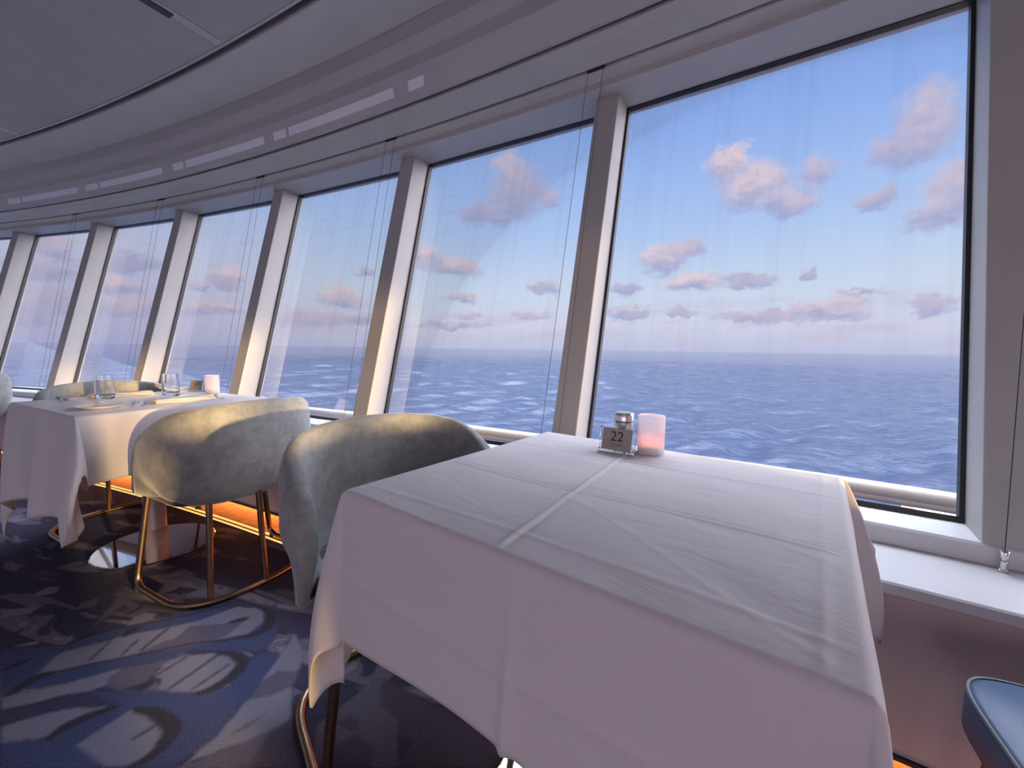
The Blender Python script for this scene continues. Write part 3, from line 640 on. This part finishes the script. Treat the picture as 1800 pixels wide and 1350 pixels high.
def make_chair(label, loc, rz, seatmat, group, arm=.13):
    c = empty('tub_chair', label, 'chair', loc, rz, group)
    V, F = shell_mesh(arm); sh = mesh('backrest', V, F, M_velvet, c)
    # piping seam on the inner face of the shell, both sides
    HWs = .318
    for sg in (-1, 1):
        pts = [(sg*(HWs-.045), .06+.02*math.sin(3*t), .45+.28*t) if False else (sg*(.258+.008*math.sin(math.pi*t)), -.085-.03*t, .46+.285*t) for t in np.linspace(0, 1, 14)]
        MB().tube(pts, .0018, 6).build('seam', M_pipe, sh)
    cushion(.250, -.12, .255, .385, .468, seatmat, 'seat', c, 6.)
    P = superell(.250, -.12, .255, 6., 72)
    MB().tube([(x*.988, .0675+(y-.0675)*.988, .463) for x, y in P], .0032, 6, True).build('piping', M_pipe, c)
    # floor ring: open at the front, its ends bend up into the front legs
    W_, Rr, Fr, r = .285, -.235, .195, .0125
    path = [(-.235, Fr-.02, .40), (-W_, Fr, r), (-W_, -.02, r)]
    arc = [(W_*math.sin(q)*-1 if False else -W_*abs(math.cos(q))**(.8)*(1 if math.cos(q) > 0 else -1), -.02-(abs(Rr)-.02)*math.sin(q)**.8, r) for q in np.linspace(.12, math.pi-.12, 22)]
    path = fillet(path[:2]+[(-W_, -.02, r)], .06, 8)[:-1]+[Vector(p) for p in arc]
    tail = fillet([(W_, -.02, r), (W_, Fr, r), (.235, Fr-.02, .40)], .06, 8)
    path = path+tail
    MB().tube(path, r, 12).build('floor_ring', M_brass, c)
    for xx, yy, tx in ((-.19, -.185, -.165), (0., -.235, 0), (.19, -.185, .165)):
        MB().tube([(xx, yy, .012), (tx, yy+.03, .41)], .0115, 12).build('leg', M_brass, c)
    for sg in (-1, 1):
        MB().lathe([(.015, 0), (.016, .002), (.016, .012), (.013, .02)], 14, (sg*W_, Fr-.02, .0), True).build('foot', M_foot, c)
    return c
G = 'grey tub chairs beside the window tables'
x, y, z = at(-1.379, .243); chair = make_chair('grey tub chair with sunlit back turned to the viewer at the laid table', (x, y, 0), UA+9.5*D2R+math.pi/2, M_navy, G)
x, y, z = at(-.218, .307); ch2 = copy_tree(chair, (x, y, 0), UA-15*D2R-math.pi/2, 'grey tub chair pushed under the left side of table 22', G)
x, y, z = at(-2.462, .055); ch3 = copy_tree(chair, (x, y, 0), UA+9.5*D2R-math.pi/2, 'grey tub chair mostly hidden behind the laid table', G)
x, y, z = at(-4.62, -.58); ch4 = copy_tree(chair, (x, y, 0), UA+18*D2R+math.pi/2, 'pale tub chair back cut by the left edge of the photo', G)
x, y, z = at(1.22, .41); ch5 = make_chair('tub chair with blue leather seat at the lower right edge', (x, y, 0), UA+9.5*D2R+math.pi/2, M_leather, G, -.05)
# chair local +y is the facing side: rz rotates +y onto the facing direction
def make_table(label, u, v, rz, hw, hd):
    x, y, _ = at(u, v); t = empty('dining_table', label, 'table', (x, y, 0), rz, 'square window tables')
    bevel(MB().box((0, 0, TH-.017), (2*hw-.004, 2*hd-.004, .028)).build('tabletop', M_board, t, False), .004)
    MB().lathe([(.24, .0), (.243, .004), (.243, .012), (.238, .0155), (.05, .0165)], 72).build('base', M_chrome, t, True, 30)
    MB().lathe([(.045, .0165), (.045, .10), (.0455, .101), (.0455, .105), (.045, .106), (.045, TH-.031)], 36).build('column', M_ped, t)
    MB().lathe([(.12, TH-.040), (.12, TH-.0312)], 24).build('mount', M_foot, t)
    return t
def cloth(name, label, u, v, rz, hw, hd, drops, top_fn, side_fn, flare, seed, group, crease=0., bias=(1, 1, 1, 1), mid=(1, 1, 1, 1)):
    """square cloth: flat top, four hanging sides (drops = -y, +x, +y, -x) and four folded corner cones"""
    rng = np.random.RandomState(seed); rd = .009; nx_, ny_, K = 196, 188, 30
    V = []; F = []
    xs = np.linspace(-hw, hw, nx_+1); ys = np.linspace(-hd, hd, ny_+1)
    for j in range(ny_+1):
        for i in range(nx_+1): V.append((xs[i], ys[j], TH+.0012+top_fn(xs[i]+hw, ys[j]+hd)))
    id_ = lambda i, j: j*(nx_+1)+i
    for j in range(ny_):
        for i in range(nx_): F.append((id_(i, j), id_(i+1, j), id_(i+1, j+1), id_(i, j+1)))
    per = [id_(i, 0) for i in range(nx_)]+[id_(nx_, j) for j in range(ny_)]+[id_(i, ny_) for i in range(nx_, 0, -1)]+[id_(0, j) for j in range(ny_, 0, -1)]
    nrm = [Vector((0, -1, 0)), Vector((1, 0, 0)), Vector((0, 1, 0)), Vector((-1, 0, 0))]
    cnt = [nx_, ny_, nx_, ny_]; cols = []                     # (root index, [points])
    def hang(root, out, length, fl, wob=0., roll=1.0):
        pts = []
        for q in range(1, K+1):
            s = length*q/K; o_ = rd*(1-math.exp(-s/rd))+fl*max(0, s-.5*rd)*(1.1-.5*(s/length)**2); o_ += wob*(s/.3)**1.2+crease*(.0045*math.exp(-((s-.165)/.010)**2)+.05*max(0, s-.165))
            zz = -max(0, s-rd*(1-math.exp(-s/rd))*.8)*math.sqrt(max(.2, 1-min(.8, fl*fl)))
            pts.append(Vector(root)+Vector(out)*o_+Vector((0, 0, zz)))
        return pts
    b = 0
    for sd in range(4):
        out = nrm[sd]; n = cnt[sd]; D = drops[sd]
        Dp = drops[(sd-1) % 4]; Dn = drops[(sd+1) % 4]
        # corner fan that precedes this side (between previous side and this one)
        root = V[per[b]]; prev = nrm[(sd-1) % 4]; M_ = 26
        for q in range(0, M_+1):
            th = math.pi/2*q/M_; Lr = (1.07 if sd == 0 else 1.)*min(Dp*1.09/max(1e-6, math.cos(th)), D*1.09/max(1e-6, math.sin(th)))
            dirn = (prev*math.cos(th)+out*math.sin(th)*bias[sd]); dirn = dirn/dirn.length
            f_ = flare[sd]*max(0., math.sin(2*th))**1.3
            cols.append((per[b], hang(root, dirn, Lr, f_+.03)))
        for i in range(1, n):
            w_ = i/n; r_ = V[per[b+i]]; al = r_[0]+hw if sd % 2 == 0 else r_[1]+hd
            edge = min(w_, 1-w_); wave = side_fn(sd, al)
            cols.append((per[b+i], hang(r_, out, D*(mid[sd]+(1-mid[sd])*math.exp(-edge/.10))*(1+.03*math.sin(9*w_+seed+sd)+.09*math.exp(-edge/.12)), .03+.03*math.sin(math.pi*w_), wave)))
        b += n
    rows = []
    for root, pts in cols:
        ids = [root]
        for p in pts: V.append(tuple(p)); ids.append(len(V)-1)
        rows.append(ids)
    m_ = len(rows)
    for c in range(m_):
        A, B = rows[c], rows[(c+1) % m_]
        for q in range(K):
            f = [A[q], A[q+1], B[q+1], B[q]]
            if A[q] == B[q]: f = [A[q], A[q+1], B[q+1]]
            F.append(tuple(f))
    # horizontal fold lines pressed into the hanging part
    x, y, _ = at(u, v)
    o = mesh(name, V, F, M_linen, None, True)
    o.location = (x, y, 0); o.rotation_euler = (0, 0, rz)
    so_ = o.modifiers.new('thickness', 'SOLIDIFY'); so_.thickness = .0012; so_.offset = 1
    tag(o, label, 'tablecloth', group)
    return o
def ridge(d, w_, h): return h*math.exp(-(d/w_)**2)
def top_near(u, v):
    z = ridge(u-(.372-.055*v/.6), .0032, .0026)-ridge(u-(.382-.055*v/.6), .005, .0014)
    z += ridge(v-.275+.01*math.sin(8*u), .0038, .0020)-ridge(v-.283+.01*math.sin(8*u), .004, .001)+ridge(v-.535-.03*u, .0038, .0020)+ridge(u-.735, .005, .0013)+ridge(v-.04-.02*math.sin(3*u), .006, .0012)
    z += .0008*math.sin(21*u+6*v+1.3*math.sin(9*v))*math.sin(13*v+2)+.0004*math.sin(47*v+11*u+2*math.sin(9*u))
    z += ridge((v-.12)-.12*math.sin(5.5*u), .008, .0007)*(1 if .35 < u < .8 else 0)
    return z*min(1, min(u, .76-u, v, .72-v)*40+.1) if min(u, .76-u, v, .72-v) > 0 else 0
def side_near(sd, a):
    if sd == 0: return .006*math.sin(6.5*a+.3)+.009*math.exp(-((a-.41)/.009)**2)
    return .012*math.sin(14*a+sd)+.006*math.sin(31*a)
make_table('square table 22 on a polished round steel base', .38, .36, UA, .38, .36)
cloth('tablecloth', 'white creased cloth draped over table 22', .38, .36, UA, .383, .363, (.272, .30, .19, .365), top_near, side_near, (.25, .12, .34, .2), 1, 'white cloths on the window tables', 1., (.45, 1, .2, 1), (1, 1, 1, .72))
r9 = 9.5*D2R
make_table('square table laid with glasses and cutlery on a mirror base', -1.93, .08, UA+r9, .37, .355)
def top_far(u, v): return .0006*math.sin(17*u+5*v)+ridge(u-.37, .004, .0012)+ridge(v-.36, .004, .0012)
def side_far(sd, a):
    if sd == 0: return .020*math.sin(15*a+1.4)+.008*math.sin(34*a+.6)
    return .016*math.sin(10*a+sd)+.006*math.sin(31*a)
cloth('tablecloth', 'long white cloth over the laid table by the left chairs', -1.93, .08, UA+r9, .373, .358, (.44, .26, .19, .36), top_far, side_far, (.12, .85, .2, .2), 4, 'white cloths on the window tables', 0., (1, 4, .3, 1), (1, 1, 1, .72))

TZ = TH+.0045
# ---- on table 22
def votive(label, u, v, s=1.0):
    x, y, _ = at(u, v); h = empty('candle_holder', label, 'candle holder', (x, y, TZ), .3, 'frosted candle holders')
    R, H = .0345*s, .102*s
    MB().lathe([(.0001, 0), (R-.003, 0), (R, .003), (R, H-.001), (R-.0012, H), (R-.0028, H-.001), (R-.003, .006), (.0001, .006)], 48, (0, 0, 0), False).build('glass', M_frost, h)
    x, y = x-.011*x/math.hypot(x, y), y-.011*y/math.hypot(x, y)
    c = empty('tea_candle', 'small tea candle burning inside the '+('candle holder on table 22' if u > 0 else 'candle holder on the laid table'), 'candle', (x, y, TZ+.0065), 0, 'tea candles in holders')
    MB().lathe([(.0001, 0), (.019, 0), (.0195, .001), (.0195, .015), (.018, .0155), (.0001, .0145)], 28, (0, 0, 0), False).build('wax', M_wax, c)
    fl_ = MB().lathe([(.0003, .015), (.0035, .019), (.0048, .025), (.0035, .034), (.0004, .044)], 14).build('flame', M_flame, c)
    l = bpy.data.lights.new('candle_light', 'POINT'); l.energy = .035; l.color = (1, .30, .12); l.shadow_soft_size = .006
    lo = bpy.data.objects.new('candle_light', l); COL.objects.link(lo); lo.location = (x, y, TZ+.037)
votive('frosted glass candle holder glowing beside the table 22 sign', .362, .660)
def sign(label, digits, u, v, rz, w_=.084, h_=.062):
    x, y, _ = at(u, v); g = empty('table_number_sign', label, 'table number', (x, y, TZ), rz, 'acrylic table number signs')
    tl = math.radians(16); M_ = Matrix.Rotation(-tl, 4, 'X')
    # leaning acrylic slab with a foot, four pins and a grey card
    o = MB().box((0, 0, h_/2), (w_+.016, .0045, h_+.008), Matrix.Translation((0, 0, .004)) @ M_).build('holder', M_acryl, g, False); bevel(o, .001)
    o = MB().box((0, .014, .0035), (w_+.016, .030, .007)).build('holder_foot', M_acryl, g, False); bevel(o, .0008)
    o = MB().box((-.001, .0, h_/2+.001), (w_-.004, .0006, h_-.004), Matrix.Translation((0, -.0028, .004)) @ M_).build('card', M_card, g, False)
    for sx_ in (-1, 1):
        for zz in (.004, h_-.0005):
            MB().lathe([(.0022, 0), (.0022, .0075)], 12, (0, 0, 0)).build('pin', M_chrome, g).matrix_basis = Matrix.Translation((0, 0, .004)) @ M_ @ Matrix.Translation((sx_*(w_/2+.004), -.004, zz)) @ Matrix.Rotation(-math.pi/2, 4, 'X')
    def text(s, size, px, pz, name):
        cu = bpy.data.curves.new(name, 'FONT'); cu.body = s; cu.size = size; cu.align_x = 'CENTER'; cu.align_y = 'CENTER'; cu.extrude = .0001
        tmp = bpy.data.objects.new(name, cu); COL.objects.link(tmp); bpy.context.view_layer.update()
        me = bpy.data.meshes.new_from_object(tmp.evaluated_get(bpy.context.evaluated_depsgraph_get())); bpy.data.objects.remove(tmp); bpy.data.curves.remove(cu)
        me.materials.clear(); me.materials.append(M_ink)
        o = bpy.data.objects.new(name, me); COL.objects.link(o); o.parent = g
        o.matrix_basis = Matrix.Translation((0, -.0034, .004)) @ M_ @ Matrix.Translation((px, 0, pz)) @ Matrix.Rotation(math.pi/2, 4, 'X')
        return o
    text(digits, .037, -.001, h_*.62, 'digits')
    # the two tiny illegible lines under the number
    mb = MB(); rng = random.Random(3)
    for row, (zz, ln_) in enumerate(((h_*.30, .034), (h_*.235, .026))):
        xx = -ln_/2
        while xx < ln_/2:
            wd = rng.uniform(.0009, .0016); mb.box((xx, -.0006, zz), (wd, .0002, .0016)); xx += wd+rng.choice([.0005, .0005, .0014])
    mb.build('small_print', M_ink, g, False).matrix_basis = Matrix.Translation((0, -.0029, .004)) @ M_
    return g
sign('small clear acrylic sign reading 22 in front of the pepper mill', '22', .290, .600, UA+4*D2R)
x, y, _ = at(.282, .668); mill = empty('pepper_mill', 'short brushed steel and acrylic mill behind the 22 sign', 'pepper mill', (x, y, TZ))
MB().lathe([(.0001, 0), (.0265, 0), (.027, .002), (.027, .005), (.0255, .006)], 40, (0, 0, 0), True).build('mill_foot', M_steel, mill)
MB().lathe([(.0235, .0062), (.0255, .008), (.0255, .043), (.0235, .045)], 40).build('grinder_window', M_acryl, mill)
MB().lathe([(.0265, .0455), (.027, .047), (.027, .072), (.026, .0725), (.026, .0745)], 40).build('body', M_steel, mill)
MB().lathe([(.0255, .0746), (.0255, .0765)], 40).build('ring', M_foot, mill)
MB().lathe([(.026, .0766), (.027, .0775), (.027, .098), (.0255, .1005), (.0001, .1008)], 40, (0, 0, 0), True).build('lid', M_steel, mill)

# ---- on the laid table; local frame (p along its inner edge, q towards the window)
def lt(p, q): c9, s9 = math.cos(r9), math.sin(r9); return at(-1.93+c9*p-s9*q, .08+s9*p+c9*q)
def inv(u, v): c9, s9 = math.cos(r9), math.sin(r9); du, dv = u+1.93, v-.08; return (c9*du+s9*dv, -s9*du+c9*dv)
def on_lt(u, v): x, y, _ = at(u, v); return (x, y, TZ-.001)
votive('frosted glass candle holder glowing on the laid table', -2.045, .385, 1.0)
sign('small clear acrylic number sign beside the candle on the laid table', '38', -2.19, .345, UA+.5)
def tumbler():
    g = MB().lathe([(.0001, 0), (.030, 0), (.0345, .004), (.037, .02), (.0375, .05), (.0345, .118), (.0338, .1185), (.0332, .118), (.0358, .05), (.035, .024), (.030, .019), (.0001, .018)], 44, (0, 0, 0), False)
    return g
t1 = tumbler().build('water_glass', M_glass); t1.location = on_lt(-2.105, -.045); tag(t1, 'clear tumbler nearer the left corner of the laid table', 'glass', 'tumblers on the laid table')
t2 = t1.copy(); COL.objects.link(t2); t2.location = on_lt(-2.03, .195); t2['label'] = 'clear tumbler standing in the middle of the laid table near the candle'
def plate(loc, label):
    p = MB().lathe([(.0001, .003), (.045, .003), (.052, .0), (.055, .001), (.078, .011), (.0795, .0125), (.078, .0135), (.055, .0045), (.05, .005), (.0001, .0055)], 56, (0, 0, 0), False).build('side_plate', M_china)
    p.location = loc; tag(p, label, 'plate', 'side plates on the laid table'); return p
pl1 = plate(on_lt(-1.715, -.115), 'white side plate with a knife across it at the near corner')
pl2 = pl1.copy(); COL.objects.link(pl2); pl2.location = on_lt(-2.40, .30); pl2['label'] = 'white side plate on the far side of the laid table'
def blade_outline(pts, th):
    V = [(x, y, 0) for x, y in pts]+[(x, y, th) for x, y in pts]; n = len(pts)
    return V, [tuple(range(n-1, -1, -1)), tuple(range(n, 2*n))]+[(i, (i+1) % n, n+(i+1) % n, n+i) for i in range(n)]
def fork(loc, rz, label, L_=.185):
    e = empty('fork', label, 'fork', loc, rz, 'forks on the laid table')
    mb = MB(); hp = [(-.004, 0), (-.0055, .02), (-.0035, .06), (-.0028, .105), (-.0045, L_-.072), (.0045, L_-.072), (.0028, .105), (.0035, .06), (.0055, .02), (.004, 0)]
    mb.add(*blade_outline(hp, .0022)); mb.build('handle', M_cut, e, False)
    mb = MB(); mb.add(*[(lambda VF: ([(x, y, z+.0004+.01*max(0, (y-(L_-.075))/.075)**1) for x, y, z in VF[0]], VF[1]))(blade_outline([(-.0045, L_-.074), (-.012, L_-.06), (-.0125, L_-.045), (.0125, L_-.045), (.012, L_-.06), (.0045, L_-.074)], .0018))][0])
    for i in range(4):
        xx = -.0107+i*.00713
        VF = blade_outline([(xx-.0016, L_-.046), (xx-.0012, L_), (xx+.0012, L_), (xx+.0016, L_-.046)], .0018)
        mb.add([(x, y, z+.0004+.01*((y-(L_-.075))/.075)) for x, y, z in VF[0]], VF[1])
    mb.build('tines', M_cut, e, False)
    return e
def knife(loc, rz, label, L_=.20):
    e = empty('knife', label, 'knife', loc, rz, 'knives on the laid table')
    MB().add(*blade_outline([(-.005, 0), (-.006, .03), (-.0045, .085), (.0045, .085), (.006, .03), (.005, 0)], .005)).build('handle', M_cut, e, False)
    MB().add(*blade_outline([(-.0045, .085), (-.0085, .10), (-.009, L_-.03), (-.004, L_), (.0045, L_-.02), (.0045, .085)], .0016)).build('blade', M_cut, e, False)
    return e
def spoon(loc, rz, label):
    e = empty('spoon', label, 'spoon', loc, rz, 'spoons on the laid table')
    MB().add(*blade_outline([(-.004, 0), (-.0048, .02), (-.0025, .08), (-.002, .13), (.002, .13), (.0025, .08), (.0048, .02), (.004, 0)], .002)).build('handle', M_cut, e, False)
    pr = [(.0001, .001), (.6, .0025), (1, .007), (.98, .0082), (.6, .0042), (.0001, .003)]
    mb = MB(); mb.lathe(pr, 24, (0, 0, 0), False); mb.V = [(x*.016, .152+y*.026, z) for x, y, z in mb.V]; mb.build('bowl', M_cut, e)
    return e
UD = UA+r9
fork(on_lt(-1.69, -.015), UD+math.radians(65), 'left one of the two forks at the near right place setting')
fork(on_lt(-1.665, .015), UD+math.radians(62), 'right one of the two forks at the near right place setting')
k0 = on_lt(-1.745, -.105); knife((k0[0], k0[1], k0[2]+.014), UD+math.radians(78), 'butter knife laid across the near side plate', .165)
knife(on_lt(-1.72, .30), UD+math.radians(80), 'dinner knife beside the near napkin')
spoon(on_lt(-1.70, .335), UD+math.radians(80), 'spoon beside the dinner knife at the near napkin')
fork(on_lt(-2.20, .24), UD-math.radians(100), 'upper fork at the far place setting behind the middle tumbler')
fork(on_lt(-2.18, .215), UD-math.radians(97), 'lower fork at the far place setting behind the middle tumbler')
knife(on_lt(-2.13, -.165), UD+math.radians(80), 'dinner knife at the far left place setting')
spoon(on_lt(-2.10, -.185), UD+math.radians(82), 'spoon at the far left place setting')
k1 = on_lt(-2.42, .25); knife((k1[0], k1[1], k1[2]+.014), UD-math.radians(60), 'butter knife resting on the far side plate', .165)
def napkin(loc, rz, label, L_=.24, W_=.085):
    mb = MB()
    for lay in range(4):
        z0 = lay*.0042; n = 22; V = []; F = []
        sh = .004*lay
        for i in range(n+1):
            t = i/n; y = -L_/2+L_*t; wv = .0012*math.sin(9*t+lay*1.7)
            for xx, dz in ((-W_/2+sh, 0), (-W_/2+sh-.002, .0019), (-W_/2+sh, .0038), (W_/2-sh*.5, .0038), (W_/2-sh*.5+.002, .0019), (W_/2-sh*.5, 0)):
                V.append((xx+.006*math.sin(2*t+lay), y, z0+dz+wv+.0014))
        for i in range(n):
            for k in range(6):
                k2 = (k+1) % 6; F.append((i*6+k, (i+1)*6+k, (i+1)*6+k2, i*6+k2))
        F += [(0, 1, 2, 3, 4, 5), tuple(n*6+k for k in (5, 4, 3, 2, 1, 0))]
        mb.add(V, F)
    o = mb.build('folded_napkin', M_napkin, None, True, 60); o.location = loc; o.rotation_euler = (0, 0, rz)
    tag(o, label, 'napkin', 'folded napkins on the laid table'); return o
napkin(on_lt(-1.735, .175), UD+math.radians(-3), 'long folded cream napkin on the near side of the laid table')
napkin(on_lt(-2.20, .03), UD+math.radians(-4), 'folded cream napkin on the far side behind the left tumbler')
